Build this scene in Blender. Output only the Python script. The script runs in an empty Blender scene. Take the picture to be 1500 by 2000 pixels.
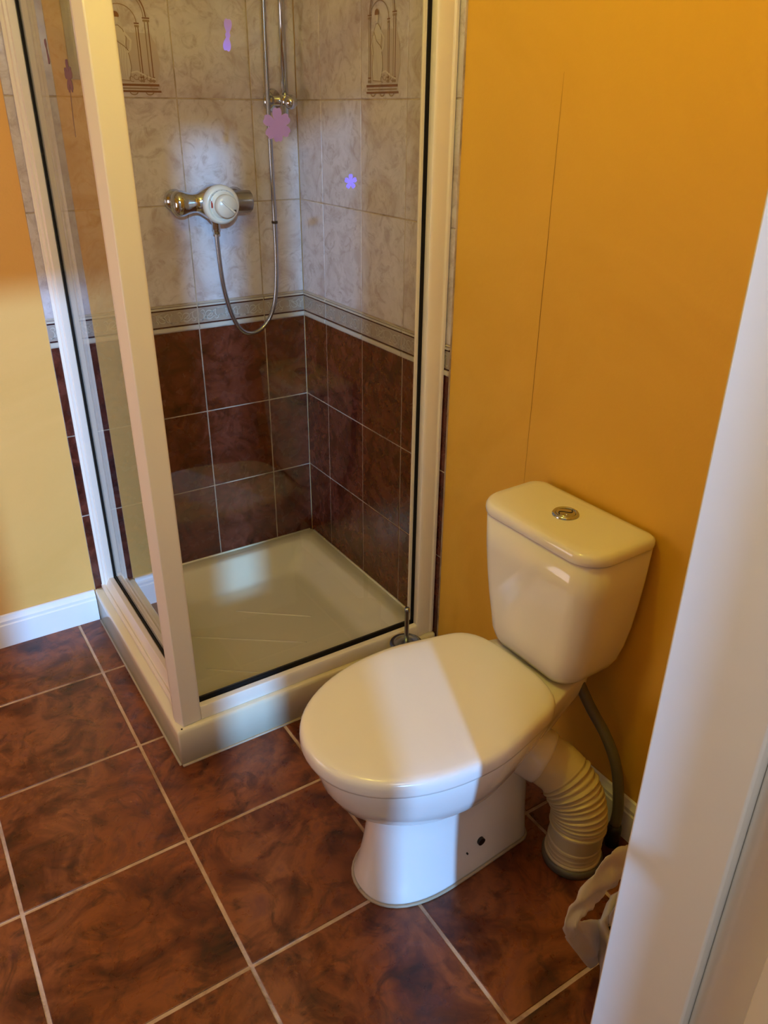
import bpy, bmesh, math, random
from mathutils import Vector, Matrix, noise
random.seed(7)
C = bpy.context.scene.collection
S = bpy.context.scene
PI = math.pi

# ------------------------------------------------------------------ camera
def make_camera():
    pitch, roll, yaw = 0.4706, 0.0095, 0.5735
    sy, cy, sp, cp = math.sin(yaw), math.cos(yaw), math.sin(pitch), math.cos(pitch)
    fwd = Vector((sy*cp, cy*cp, -sp)); right = Vector((cy, -sy, 0)); up = right.cross(fwd)
    r = math.cos(roll)*right + math.sin(roll)*up
    u = -math.sin(roll)*right + math.cos(roll)*up
    cam = bpy.data.cameras.new('camera'); o = bpy.data.objects.new('camera', cam); C.objects.link(o)
    m = Matrix((r, u, -fwd)).transposed().to_4x4(); m.translation = Vector((-1.2073, -2.3703, 1.5314))
    o.matrix_world = m
    cam.sensor_fit = 'HORIZONTAL'; cam.sensor_width = 36.0; cam.lens = 1540.87/1500*36
    cam.clip_start = 0.02
    S.camera = o
make_camera()

# ------------------------------------------------------------------ light
W = bpy.data.worlds.new('world'); S.world = W; W.use_nodes = True
W.node_tree.nodes['Background'].inputs[0].default_value = (0.55, 0.75, 1.0, 1)
W.node_tree.nodes['Background'].inputs[1].default_value = 0.5
S.view_settings.view_transform = 'Standard'; S.view_settings.look = 'None'
S.view_settings.gamma = 1.0; S.view_settings.use_curve_mapping = False
S.view_settings.exposure = -0.10
LAMP = 124.0            # emission of the ceiling globe
LAMP_COL = (1.0, 0.80, 0.11, 1)
LAMP_POS = (-0.86, -1.40, 2.22)
SUN = 5.6
def light(name, kind, loc, rot, energy, color, **kw):
    l = bpy.data.lights.new(name, kind); l.energy = energy; l.color = color
    for k, v in kw.items(): setattr(l, k, v)
    o = bpy.data.objects.new(name, l); C.objects.link(o); o.location = loc; o.rotation_euler = rot
    return o
# low daylight that comes through the added hall panes (travels towards +y, +x, down)
el = math.radians(13); az = Vector((0.387, 1.0, 0)).normalized()
d = Vector((az.x*math.cos(el), az.y*math.cos(el), -math.sin(el)))
light('daylight', 'SUN', (-2.5, -6, 3), d.to_track_quat('-Z', 'Y').to_euler(), SUN, (0.22, 0.48, 1.0), angle=math.radians(1.5))
# added pinkish fill from the left, brightens the back wall
light('window_light', 'AREA', (-2.12, -0.62, 1.0), Vector((1, 0.30, -0.15)).to_track_quat('-Z', 'Z').to_euler(), 7.0, (1.0, 0.74, 0.74), shape='RECTANGLE', size=0.75, size_y=0.7)
light('hall_lamp', 'AREA', (-1.22, -2.95, 1.92), Vector((.16, 1, -.20)).to_track_quat('-Z', 'Z').to_euler(), 9.0, (0.82, 0.88, 1.0), shape='DISK', size=0.22)  # unseen fill added in the hall to brighten the back wall
# skylight through the added hall panes
light('hall_skylight', 'AREA', (-1.5, -3.52, 1.5), Vector((0, 1, 0)).to_track_quat('-Z', 'Z').to_euler(), 0.5, (0.7, 0.82, 1.0), shape='RECTANGLE', size=1.1, size_y=1.9)

# ------------------------------------------------------------------ materials
def L(c):
    return tuple((x/255/12.92 if x/255 <= .04045 else ((x/255+.055)/1.055)**2.4) for x in c) + (1,)
def mat(name, col, rough=.5, metal=0., bump=0., bscale=200., spec=.5, coat=0.):
    m = bpy.data.materials.new(name); m.use_nodes = True; nt = m.node_tree; b = nt.nodes['Principled BSDF']
    b.inputs['Base Color'].default_value = col; b.inputs['Roughness'].default_value = rough
    b.inputs['Metallic'].default_value = metal; b.inputs['Specular IOR Level'].default_value = spec
    b.inputs['Coat Weight'].default_value = coat
    if bump:
        n = nt.nodes.new('ShaderNodeTexNoise'); n.inputs['Scale'].default_value = bscale; n.inputs['Detail'].default_value = 3
        tc = nt.nodes.new('ShaderNodeTexCoord'); nt.links.new(tc.outputs['Object'], n.inputs['Vector'])
        bp = nt.nodes.new('ShaderNodeBump'); bp.inputs['Strength'].default_value = bump; bp.inputs['Distance'].default_value = .002
        nt.links.new(n.outputs['Fac'], bp.inputs['Height']); nt.links.new(bp.outputs['Normal'], b.inputs['Normal'])
    return m
def mottled(name, cols, scale, rough, bump=.1, dist=1.0, fine=8., detail=6., stops=None, rrange=None, dark=None, stretch=(1, 1, 1), bscale=None, spec=.5):
    """marbled glaze: noise -> ramp, shifted at random for every piece"""
    m = bpy.data.materials.new(name); m.use_nodes = True; nt = m.node_tree; N = nt.nodes; K = nt.links
    b = N['Principled BSDF']
    tc = N.new('ShaderNodeTexCoord'); oi = N.new('ShaderNodeObjectInfo')
    mul = N.new('ShaderNodeVectorMath'); mul.operation = 'SCALE'; mul.inputs[0].default_value = (37, 53, 71)
    K.new(oi.outputs['Random'], mul.inputs['Scale'])
    st = N.new('ShaderNodeVectorMath'); st.operation = 'MULTIPLY'; st.inputs[1].default_value = stretch
    K.new(tc.outputs['Object'], st.inputs[0])
    add = N.new('ShaderNodeVectorMath'); add.operation = 'ADD'
    K.new(st.outputs[0], add.inputs[0]); K.new(mul.outputs[0], add.inputs[1])
    n = N.new('ShaderNodeTexNoise'); n.inputs['Scale'].default_value = scale; n.inputs['Detail'].default_value = detail
    n.inputs['Roughness'].default_value = .62; n.inputs['Distortion'].default_value = dist
    K.new(add.outputs[0], n.inputs['Vector'])
    r = N.new('ShaderNodeValToRGB'); e = r.color_ramp.elements
    stops = stops or [.3 + .4*i/(len(cols)-1) for i in range(len(cols))]
    while len(e) < len(cols): e.new(.5)
    for i, c in enumerate(cols): e[i].position = stops[i]; e[i].color = c
    K.new(n.outputs['Fac'], r.inputs['Fac'])
    out = r.outputs['Color']
    n2 = N.new('ShaderNodeTexNoise'); n2.inputs['Scale'].default_value = scale*fine; n2.inputs['Detail'].default_value = 5
    n2.inputs['Distortion'].default_value = .6
    K.new(add.outputs[0], n2.inputs['Vector'])
    if dark:
        vr = N.new('ShaderNodeValToRGB'); vr.color_ramp.elements[0].position = .50; vr.color_ramp.elements[1].position = .72
        n3 = N.new('ShaderNodeTexNoise'); n3.inputs['Scale'].default_value = scale*2.1; n3.inputs['Detail'].default_value = 8
        n3.inputs['Roughness'].default_value = .7; n3.inputs['Distortion'].default_value = 1.6
        K.new(add.outputs[0], n3.inputs['Vector']); K.new(n3.outputs['Fac'], vr.inputs['Fac'])
        mx = N.new('ShaderNodeMix'); mx.data_type = 'RGBA'
        K.new(vr.outputs['Color'], mx.inputs['Factor']); K.new(out, mx.inputs['A']); mx.inputs['B'].default_value = dark
        out = mx.outputs['Result']
    K.new(out, b.inputs['Base Color'])
    if rrange:
        mr = N.new('ShaderNodeMapRange'); mr.inputs['To Min'].default_value = rrange[0]; mr.inputs['To Max'].default_value = rrange[1]
        mr.inputs['From Min'].default_value = .3; mr.inputs['From Max'].default_value = .7
        K.new(n2.outputs['Fac'], mr.inputs['Value']); K.new(mr.outputs['Result'], b.inputs['Roughness'])
    else: b.inputs['Roughness'].default_value = rough
    b.inputs['Specular IOR Level'].default_value = spec
    bp = N.new('ShaderNodeBump'); bp.inputs['Strength'].default_value = bump; bp.inputs['Distance'].default_value = .003
    K.new(n2.outputs['Fac'], bp.inputs['Height']); K.new(bp.outputs['Normal'], b.inputs['Normal'])
    return m
def glassmat(name):
    m = bpy.data.materials.new(name); m.use_nodes = True; nt = m.node_tree; N = nt.nodes; K = nt.links
    N.remove(N['Principled BSDF']); out = N['Material Output']
    g = N.new('ShaderNodeNewGeometry')
    dt = N.new('ShaderNodeVectorMath'); dt.operation = 'DOT_PRODUCT'; K.new(g.outputs['Normal'], dt.inputs[0]); K.new(g.outputs['Incoming'], dt.inputs[1])
    def M(op, a, b=None):
        x = N.new('ShaderNodeMath'); x.operation = op
        for i, v in enumerate((a, b)):
            if v is None: continue
            if isinstance(v, (int, float)): x.inputs[i].default_value = v
            else: K.new(v, x.inputs[i])
        return x.outputs[0]
    c = M('ABSOLUTE', dt.outputs['Value']); F = M('ADD', M('MULTIPLY', M('POWER', M('SUBTRACT', 1., c), 5.), .96), .04)
    F2 = M('DIVIDE', M('MULTIPLY', F, 2.), M('ADD', F, 1.))           # both faces of the thin pane
    fac = M('MULTIPLY', F2, M('SUBTRACT', 1., g.outputs['Backfacing']))
    tr = N.new('ShaderNodeBsdfTransparent'); tr.inputs[0].default_value = (.965, .98, .965, 1)
    gl = N.new('ShaderNodeBsdfGlossy'); gl.inputs['Roughness'].default_value = .015
    mx = N.new('ShaderNodeMixShader'); K.new(fac, mx.inputs[0]); K.new(tr.outputs[0], mx.inputs[1]); K.new(gl.outputs[0], mx.inputs[2])
    K.new(mx.outputs[0], out.inputs['Surface'])
    return m
def emis(name, col, s):
    m = bpy.data.materials.new(name); m.use_nodes = True; nt = m.node_tree
    b = nt.nodes['Principled BSDF']; b.inputs['Emission Color'].default_value = col; b.inputs['Emission Strength'].default_value = s
    b.inputs['Base Color'].default_value = (.8, .8, .8, 1)
    return m

M_yellow = mottled('ochre_paint', [(.67, .372, .036, 1), (.72, .414, .050, 1), (.695, .394, .043, 1)], 1.6, .5, bump=.12, fine=60, spec=.3)
M_yellow2 = mottled('daylit_ochre_paint', [(.69, .368, .085, 1), (.74, .405, .105, 1), (.715, .385, .095, 1)], 1.6, .45, bump=.12, fine=60, spec=.4)  # same ochre, paler and bluer: cool daylight put into the back wall colour
M_white_wall = mat('white_plaster', (.75, .72, .66, 1), .6, bump=.1)
M_ceil = mat('ceiling_paint', (.78, .74, .64, 1), .7)
M_grout = mottled('wall_grout', [(.20, .15, .10, 1), (.42, .34, .25, 1), (.52, .44, .34, 1)], 9, .7, bump=.2)
M_fgrout = mottled('floor_grout', [(.24, .13, .07, 1), (.50, .34, .22, 1), (.62, .46, .33, 1)], 7, .65, bump=.35, fine=20)
M_wtile = mottled('grey_beige_glazed_tile', [(.43, .36, .33, 1), (.52, .47, .46, 1), (.58, .54, .53, 1), (.49, .43, .41, 1)], 9, .2, bump=.05, stops=[.30, .45, .56, .72], fine=3, dark=(.37, .30, .27, 1), rrange=(.12, .26))
M_rtile = mottled('terracotta_glazed_tile', [(.030, .0055, .0030, 1), (.072, .0130, .0062, 1), (.125, .030, .017, 1), (.055, .009, .0045, 1)], 9, .25, bump=.08, stops=[.30, .45, .60, .74], fine=3, dark=(.030, .006, .003, 1), rrange=(.16, .34), dist=1.8)
M_ftile = mottled('rust_brown_floor_tile', [(.028, .007, .003, 1), (.115, .027, .008, 1), (.24, .070, .019, 1), (.135, .038, .024, 1)], 5.5, .3, bump=.22, stops=[.30, .43, .57, .72], fine=5, dark=(.026, .008, .004, 1), rrange=(.22, .42), dist=1.4, detail=9)
M_border = mottled('border_ground', [(.30, .25, .20, 1), (.36, .31, .26, 1)], 12, .3, bump=.03)
M_ivory = mat('ivory_glaze', (.50, .46, .38, 1), .22)
M_scroll = mat('scroll_relief', (.50, .47, .40, 1), .3)
M_maroon = mat('maroon_line', (.035, .006, .008, 1), .2)
M_blush = mat('blush_line', (.33, .20, .15, 1), .3)
M_tan = mat('print_tan', (.25, .17, .11, 1), .3)
M_terra = mat('print_terracotta', (.17, .065, .035, 1), .3)
M_pale = mat('print_pale', (.55, .50, .43, 1), .3)
M_shade = mat('print_shade', (.44, .37, .33, 1), .3)
M_ceramic = mat('white_ceramic', (.80, .78, .73, 1), .10, coat=.3)
M_seat = mat('white_seat_plastic', (.80, .77, .71, 1), .22)
M_tray = mat('shower_tray_acrylic', (.72, .67, .49, 1), .15)
M_frame = mat('cream_coated_aluminium', (.78, .72, .60, 1), .28)
M_seal = mat('black_rubber_seal', (.006, .005, .004, 1), .6, spec=.2)
M_gloss = mat('white_gloss_paint', (.80, .76, .69, 1), .16, bump=.35, bscale=16)
M_base = mat('white_skirting_paint', (.80, .79, .76, 1), .3, bump=.05, bscale=60)
M_glass = glassmat('clear_glass')
M_chrome = mat('chrome', (.54, .61, .70, 1), .10, metal=1.)
M_satin = mat('satin_chrome', (.36, .41, .47, 1), .24, metal=1.)
M_dial = mat('cream_plastic', (.66, .60, .47, 1), .25)
M_red = mat('red_mark', (.35, .02, .01, 1), .4)
M_darkm = mat('dark_mark', (.03, .025, .02, 1), .4)
M_purple = mat('lilac_vinyl', (.30, .22, .85, 1), .45)
M_purple2 = mat('mauve_vinyl', L((120, 80, 100)), .45)
M_flex = mat('ivory_pvc', (.62, .53, .33, 1), .35)
M_grey = mat('grey_rubber', (.115, .105, .085, 1), .4)
M_black = mat('black_plastic', (.012, .011, .010, 1), .35)
M_brass = mat('bronze_metal', (.24, .13, .06, 1), .35, metal=.6)
M_sil = mat('brushed_silver', (.50, .50, .48, 1), .4, metal=.35)
M_silicone = mat('aged_silicone', (.40, .33, .22, 1), .5)
M_mirror = mat('mirror', (.85, .85, .85, 1), .02, metal=1.)
def bagmat():
    m = bpy.data.materials.new('white_polythene'); m.use_nodes = True; nt = m.node_tree; N = nt.nodes; K = nt.links
    b = N['Principled BSDF']; b.inputs['Base Color'].default_value = (.72, .66, .60, 1); b.inputs['Roughness'].default_value = .35
    t = N.new('ShaderNodeBsdfTranslucent'); t.inputs[0].default_value = (.7, .62, .52, 1)
    m1 = N.new('ShaderNodeMixShader'); m1.inputs[0].default_value = .35; K.new(b.outputs[0], m1.inputs[1]); K.new(t.outputs[0], m1.inputs[2])
    tr = N.new('ShaderNodeBsdfTransparent'); m2 = N.new('ShaderNodeMixShader'); m2.inputs[0].default_value = .18
    K.new(m1.outputs[0], m2.inputs[1]); K.new(tr.outputs[0], m2.inputs[2]); K.new(m2.outputs[0], N['Material Output'].inputs['Surface'])
    return m
M_bag = bagmat()

# ------------------------------------------------------------------ helpers
def obj(name, bm, m, parent=None, smooth=False, bevel=0, seg=2, subsurf=0, loc=None):
    me = bpy.data.meshes.new(name); bmesh.ops.recalc_face_normals(bm, faces=bm.faces[:]); bm.to_mesh(me); bm.free()
    for x in (m if isinstance(m, (list, tuple)) else [m]): me.materials.append(x)
    o = bpy.data.objects.new(name, me); C.objects.link(o)
    if loc is not None: o.location = loc
    if parent is not None: o.parent = parent
    if smooth:
        for p in me.polygons: p.use_smooth = True
    if bevel:
        b = o.modifiers.new('bevel', 'BEVEL'); b.width = bevel; b.segments = seg; b.limit_method = 'ANGLE'; b.angle_limit = .6
        for p in me.polygons: p.use_smooth = True
        b.harden_normals = True
    if subsurf:
        s = o.modifiers.new('sub', 'SUBSURF'); s.levels = subsurf; s.render_levels = subsurf
    return o
def empty(name, label, cat, loc=(0, 0, 0), group=None):
    o = bpy.data.objects.new(name, None); C.objects.link(o); o.location = loc; o.empty_display_size = .05
    return tag(o, label, cat, group)
def tag(o, label, cat=None, group=None):
    o['label'] = label
    if cat: o['category'] = cat
    if group: o['group'] = group
    return o
def struct(o, label=None):
    o['kind'] = 'structure'
    if label: o['label'] = label; o['category'] = o.name.split('_')[0]
    return o
def box(bm, a, b, mi=0):
    x0, y0, z0 = [min(p, q) for p, q in zip(a, b)]; x1, y1, z1 = [max(p, q) for p, q in zip(a, b)]
    v = [bm.verts.new(p) for p in [(x0, y0, z0), (x1, y0, z0), (x1, y1, z0), (x0, y1, z0), (x0, y0, z1), (x1, y0, z1), (x1, y1, z1), (x0, y1, z1)]]
    for f in [(0, 3, 2, 1), (4, 5, 6, 7), (0, 1, 5, 4), (1, 2, 6, 5), (2, 3, 7, 6), (3, 0, 4, 7)]:
        bm.faces.new([v[i] for i in f]).material_index = mi
    return bm
def boxo(name, a, b, m, parent=None, bevel=0, off=(0, 0, 0), **k):
    bm = bmesh.new(); off = Vector(off)
    return obj(name, box(bm, Vector(a)-off, Vector(b)-off), m, parent, bevel=bevel, **k)
def loft(bm, rings, cap0=True, cap1=True, mi=0):
    R = [[bm.verts.new(p) for p in r] for r in rings]; n = len(R[0])
    for a, b in zip(R, R[1:]):
        for i in range(n): bm.faces.new((a[i], a[(i+1) % n], b[(i+1) % n], b[i])).material_index = mi
    if cap0: bm.faces.new(list(reversed(R[0]))).material_index = mi
    if cap1: bm.faces.new(R[-1]).material_index = mi
    return bm
def frames(pts):
    pts = [Vector(p) for p in pts]; T = []
    for i in range(len(pts)):
        T.append((pts[min(i+1, len(pts)-1)]-pts[max(i-1, 0)]).normalized())
    n = T[0].orthogonal().normalized(); out = []
    for p, t in zip(pts, T):
        n = (n - t*n.dot(t)).normalized(); out.append((p, t, n, t.cross(n)))
    return out
def tube(bm, pts, r, seg=16, mi=0):
    rings = []; F = frames(pts)
    for i, (p, t, a, b) in enumerate(F):
        rr = r[i] if isinstance(r, (list, tuple)) else r
        rings.append([p + a*math.cos(2*PI*k/seg)*rr + b*math.sin(2*PI*k/seg)*rr for k in range(seg)])
    return loft(bm, rings, mi=mi)
def spline(P, n=8):
    P = [Vector(p) for p in P]; out = []
    Q = [P[0]*2-P[1]] + P + [P[-1]*2-P[-2]]
    for i in range(1, len(Q)-2):
        for k in range(n):
            t = k/n; a, b, c, d = Q[i-1:i+3]
            out.append(.5*((2*b)+(c-a)*t+(2*a-5*b+4*c-d)*t*t+(3*b-a-3*c+d)*t**3))
    out.append(P[-1]); return out
def lathe(bm, prof, origin, axis=(0, 0, 1), seg=32, mi=0):
    """prof: (radius, height) pairs along axis"""
    ax = Vector(axis).normalized(); a = ax.orthogonal().normalized(); b = ax.cross(a); o = Vector(origin)
    return loft(bm, [[o+ax*h+(a*math.cos(2*PI*k/seg)+b*math.sin(2*PI*k/seg))*max(r, 1e-4) for k in range(seg)] for r, h in prof], mi=mi)
def rrect(cx, cy, hx, hy, r, z, n=8, rb=None):
    """rounded rectangle ring; rb = radius of the +x corners"""
    rb = r if rb is None else rb; pts = []
    for sx, sy, a0, rr in ((1, 1, 0, rb), (-1, 1, PI/2, r), (-1, -1, PI, r), (1, -1, 1.5*PI, rb)):
        for k in range(n+1):
            a = a0+PI/2*k/n
            pts.append(Vector((cx+sx*(hx-rr)+rr*math.cos(a), cy+sy*(hy-rr)+rr*math.sin(a), z)))
    return pts

# ------------------------------------------------------------------ setting: shell
HB, ZB, ZT = 0.1145, 1.002, 2.376
wall_right = struct(boxo('wall_right', (.006, -2.095, 0), (.12, .12, 2.40), M_yellow), 'ochre yellow wall behind the toilet, running into the shower corner')
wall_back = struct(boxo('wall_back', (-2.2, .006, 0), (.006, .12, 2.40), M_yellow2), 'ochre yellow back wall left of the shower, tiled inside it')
# left wall with a window opening added for side light
bm = bmesh.new()
for a, b in (((-2.3, -2.0, 0), (-2.2, .12, .6)), ((-2.3, -2.0, 1.4), (-2.2, .12, 2.4)), ((-2.3, -2.0, .6), (-2.2, -1.05, 1.4)), ((-2.3, -.2, .6), (-2.2, .12, 1.4))): box(bm, a, b)
struct(obj('wall_left', bm, M_yellow), 'ochre yellow side wall with an added window, outside the picture on the left')
bm = bmesh.new()
box(bm, (-2.9, -2.095, 0), (-1.97, -1.995, 2.4)); box(bm, (-.603, -2.095, 0), (.006, -1.995, 2.4)); box(bm, (-1.97, -2.095, 2.03), (-.603, -1.995, 2.4))
struct(obj('wall_front', bm, M_yellow), 'wall with the doorway the room is seen through')
struct(boxo('ceiling', (-3.0, -3.7, 2.4), (.12, .12, 2.5), M_ceil), 'pale ceiling over the bathroom')
floor = struct(boxo('floor', (-3.0, -3.7, -.10), (.12, .12, -.0012), M_fgrout), 'floor of rust brown square tiles with pale grout')
struct(boxo('wall_hall_right', (.02, -3.7, 0), (.12, -2.095, 2.4), M_white_wall), 'white hall wall to the right of the doorway')
struct(boxo('wall_hall_left', (-3.0, -3.7, 0), (-2.9, -1.995, 2.4), M_white_wall), 'white hall wall to the left of the doorway')
# hall end wall, openings added and placed to throw the daylight bands
gaps = [(-2.50, -2.12, 2.0), (-1.80, -1.62, 2.37), (-1.45, -.98, 2.37)]; bm = bmesh.new(); x = -2.9
for g0, g1, gt in gaps:
    box(bm, (x, -3.7, 0), (g0, -3.6, 2.4)); box(bm, (g0, -3.7, 0), (g1, -3.6, .10)); box(bm, (g0, -3.7, gt), (g1, -3.6, 2.4)); x = g1
box(bm, (x, -3.7, 0), (.02, -3.6, 2.4))
struct(obj('wall_hall_end', bm, M_white_wall), 'white hall wall behind the viewer, its openings shaped to throw daylight bands')
for i, (g0, g1, gt) in enumerate(gaps):
    struct(boxo('window_%d' % (i+2), (g0, -3.655, .10), (g1, -3.649, gt), M_glass), ['shortest', 'narrow middle', 'widest'][i]+' tall hall pane behind the viewer, added to throw a daylight band')
w1 = struct(boxo('window_1', (-2.255, -1.05, .6), (-2.249, -.2, 1.4), M_glass), 'unseen window added in the left wall for side light')
bm = bmesh.new()
for a, b in (((-2.27, -1.05, .6), (-2.22, -1.0, 1.4)), ((-2.27, -.25, .6), (-2.22, -.2, 1.4)), ((-2.27, -1.0, .6), (-2.22, -.25, .65)), ((-2.27, -1.0, 1.35), (-2.22, -.25, 1.4))): box(bm, a, b)
obj('window_frame', bm, M_gloss, w1)

# floor tiles
T, FX, FY, G = .3648, -.8834, -.3004, .0042
tilecache = {}
def floor_tile(x0, x1, y0, y1):
    w, h = round(x1-x0, 4), round(y1-y0, 4)
    if w < .01 or h < .01: return
    key = (w, h)
    if key not in tilecache:
        bm = bmesh.new(); box(bm, (-w/2, -h/2, -.01), (w/2, h/2, 0))
        o = obj('floor_tile', bm, M_ftile, floor, bevel=.0016, seg=2); tilecache[key] = o
    else:
        o = tilecache[key].copy(); C.objects.link(o)
    o.location = ((x0+x1)/2, (y0+y1)/2, .0008+random.uniform(-.0004, .0004)); return o
for i in range(-4, 3):
    for j in range(-1, 6):
        x0, x1 = FX+i*T+G, FX+(i+1)*T-G; y1, y0 = FY-j*T-G, FY-(j+1)*T+G
        x0, x1, y0, y1 = max(x0, -2.196), min(x1, .004), max(y0, -2.12), min(y1, .004)
        if x1 > x0 and y1 > y0: floor_tile(x0, x1, y0, y1)

# ------------------------------------------------------------------ wall tiles
zrows_red = [(HB-.015, .382), (.382, .650), (.650, .9209)]
zrows_top = [(1.002, 1.2823), (1.2823, 1.5569), (1.5569, 1.8315), (1.8315, 2.1061), (2.1061, 2.3807)]
right_cols = [(0, .1496), (.1496, .3714), (.3714, .5869), (.5869, .8030)]       # distance from the corner along -y
back_cols = [(0, .1454), (.1454, .3672), (.3672, .5890), (.5890, .8110)]        # along -x
g = .0017
class Plane:
    """u to the right, v up, w out of the wall; maps tile coordinates to the wall"""
    def __init__(s, kind): s.kind = kind
    def p(s, u, v, w): return Vector((-u, -w, v)) if s.kind == 'back' else Vector((-w, -u, v))
PB, PR = Plane('back'), Plane('right')
cache = {}
def wtile(pl, parent, u0, u1, v0, v1, m, name='wall_tile', th=.008, proud=0.):
    w, h = round(u1-u0-2*g, 4), round(v1-v0-2*g, 4); key = (pl.kind, w, h, m.name)
    if key not in cache:
        bm = bmesh.new()
        a, b = pl.p(-w/2, -h/2, -th), pl.p(w/2, h/2, 0); box(bm, a, b)
        o = obj(name, bm, m, parent, bevel=.0013, seg=2); cache[key] = o
    else:
        o = cache[key].copy(); C.objects.link(o); o.name = name
    o.location = pl.p((u0+u1)/2, (v0+v1)/2, proud+random.uniform(0, .0005)); return o
# 2D drawing on a tile: ribbons and patches in tile coordinates
def flat(bm, pl, pts, o, w, mi, back=.0003):
    f = [bm.verts.new(pl.p(o[0]+u, o[1]+v, w)) for u, v in pts]
    bm.faces.new(f).material_index = mi
def ribbon(bm, pl, pts, o, width, w, mi, closed=False, taper=False):
    n = len(pts)
    Lft, Rgt = [], []
    for i in range(n):
        a = pts[(i-1) % n] if (closed or i) else pts[0]; b = pts[(i+1) % n] if (closed or i < n-1) else pts[-1]
        dx, dy = b[0]-a[0], b[1]-a[1]; l = math.hypot(dx, dy) or 1; k = width/2*(1-.75*abs(2*i/(n-1)-1) if taper else 1)
        Lft.append((pts[i][0]-dy/l*k, pts[i][1]+dx/l*k)); Rgt.append((pts[i][0]+dy/l*k, pts[i][1]-dx/l*k))
    vl = [bm.verts.new(pl.p(o[0]+u, o[1]+v, w)) for u, v in Lft]; vr = [bm.verts.new(pl.p(o[0]+u, o[1]+v, w)) for u, v in Rgt]
    for i in range(n if closed else n-1):
        j = (i+1) % n; bm.faces.new((vl[i], vr[i], vr[j], vl[j])).material_index = mi
def arc(cx, cy, rx, ry, a0, a1, n=14): return [(cx+rx*math.cos(math.radians(a0+(a1-a0)*i/n)), cy+ry*math.sin(math.radians(a0+(a1-a0)*i/n))) for i in range(n+1)]
def spiral(cx, cy, r0, r1, a0, a1, n=18): return [(cx+(r0+(r1-r0)*i/n)*math.cos(math.radians(a0+(a1-a0)*i/n)), cy+(r0+(r1-r0)*i/n)*math.sin(math.radians(a0+(a1-a0)*i/n))) for i in range(n+1)]
def mir(pl, pts, W_):   # on the back wall u grows to the left of the picture
    return [(W_-u, v) for u, v in pts] if pl.kind == 'back' else pts
MI = dict(shade=0, tan=1, terra=2, pale=3)
def figure_print(pl, parent, u0, v0, W_):
    bm = bmesh.new()
    def R(pts, wd, w, m, **k): ribbon(bm, pl, mir(pl, pts, W_), (u0, v0), wd, w, MI[m], **k)
    def Fl(pts, w, m): flat(bm, pl, mir(pl, pts, W_), (u0, v0), w, MI[m])
    w = .0011; e = .0002
    Fl([(.045, .036), (.172, .036), (.185, .080), (.178, .125), (.165, .150), (.045, .150)], w, 'shade')           # soft ground
    # columns
    for u, wd in ((.045, .008), (.132, .006), (.158, .009)):
        top = .178 if u < .05 or u > .15 else .165
        R([(u-wd/2, .036), (u-wd/2, top)], .0026, w+e, 'tan'); R([(u+wd/2, .036), (u+wd/2, top)], .0026, w+e, 'terra')
        R([(u-wd, .040), (u+wd, .040)], .005, w+2*e, 'tan'); R([(u-wd*.9, .048), (u+wd*.9, .048)], .003, w+2*e, 'terra')
        R([(u-wd, top), (u+wd, top)], .005, w+2*e, 'tan'); R([(u-wd*1.1, top+.006), (u+wd*1.1, top+.006)], .003, w+2*e, 'terra')
    # arches
    R(arc(.1015, .186, .0565, .062, 0, 180, 18), .0030, w+e, 'terra'); R(arc(.1015, .186, .050, .054, 0, 180, 18), .0018, w+e, 'tan')
    R(arc(.0885, .172, .0435, .040, 0, 180, 16), .0022, w+e, 'tan')
    # base
    R([(.030, .030), (.176, .030)], .0055, w+3*e, 'terra'); R([(.034, .022), (.172, .022)], .0035, w+3*e, 'tan'); R([(.030, .015), (.180, .015)], .0045, w+3*e, 'terra')
    for cx in (.062, .105, .148): R(arc(cx, .013, .010, .006, 180, 360, 8), .0030, w+3*e, 'tan')
    # draped woman
    body = [(.062, .042), (.058, .070), (.063, .100), (.060, .125), (.066, .150), (.074, .164), (.083, .165), (.094, .156), (.101, .138), (.098, .120), (.104, .095), (.106, .070), (.098, .040)]
    Fl(body, w+2*e, 'pale'); R(body+[body[0]], .0020, w+3*e, 'tan')
    for k in range(6):
        x0 = .068+.0055*k
        R([(x0+.002*math.sin(k), .044), (x0+.004*math.sin(k+1), .075), (x0-.003+.002*k*.5, .105), (.074+.0035*k, .132)], .0014, w+3*e, 'shade')
    R([(.066, .148), (.078, .128), (.094, .118), (.104, .108)], .0022, w+4*e, 'tan'); R([(.096, .150), (.112, .132), (.108, .112), (.098, .104)], .0055, w+4*e, 'pale')
    R([(.064, .140), (.054, .118), (.060, .098)], .005, w+4*e, 'pale'); R([(.062, .142), (.051, .118), (.058, .096)], .0014, w+4*e, 'tan')
    Fl(arc(.079, .177, .0062, .0085, 0, 340, 12), w+4*e, 'pale'); Fl(arc(.079, .186, .0098, .0095, -20, 200, 12), w+5*e, 'terra')
    # drapery and grass at the feet
    for k in range(5):
        cx = .104+.011*k; R(spiral(cx, .046+.004*(k % 2), .002, .009, 30*k, 30*k+300, 12), .0018, w+3*e, 'tan')
    R([(.100, .058), (.120, .062), (.146, .050), (.168, .044)], .0040, w+3*e, 'pale')
    o = obj('printed_figure', bm, [M_shade, M_tan, M_terra, M_pale], parent)
    return o
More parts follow.
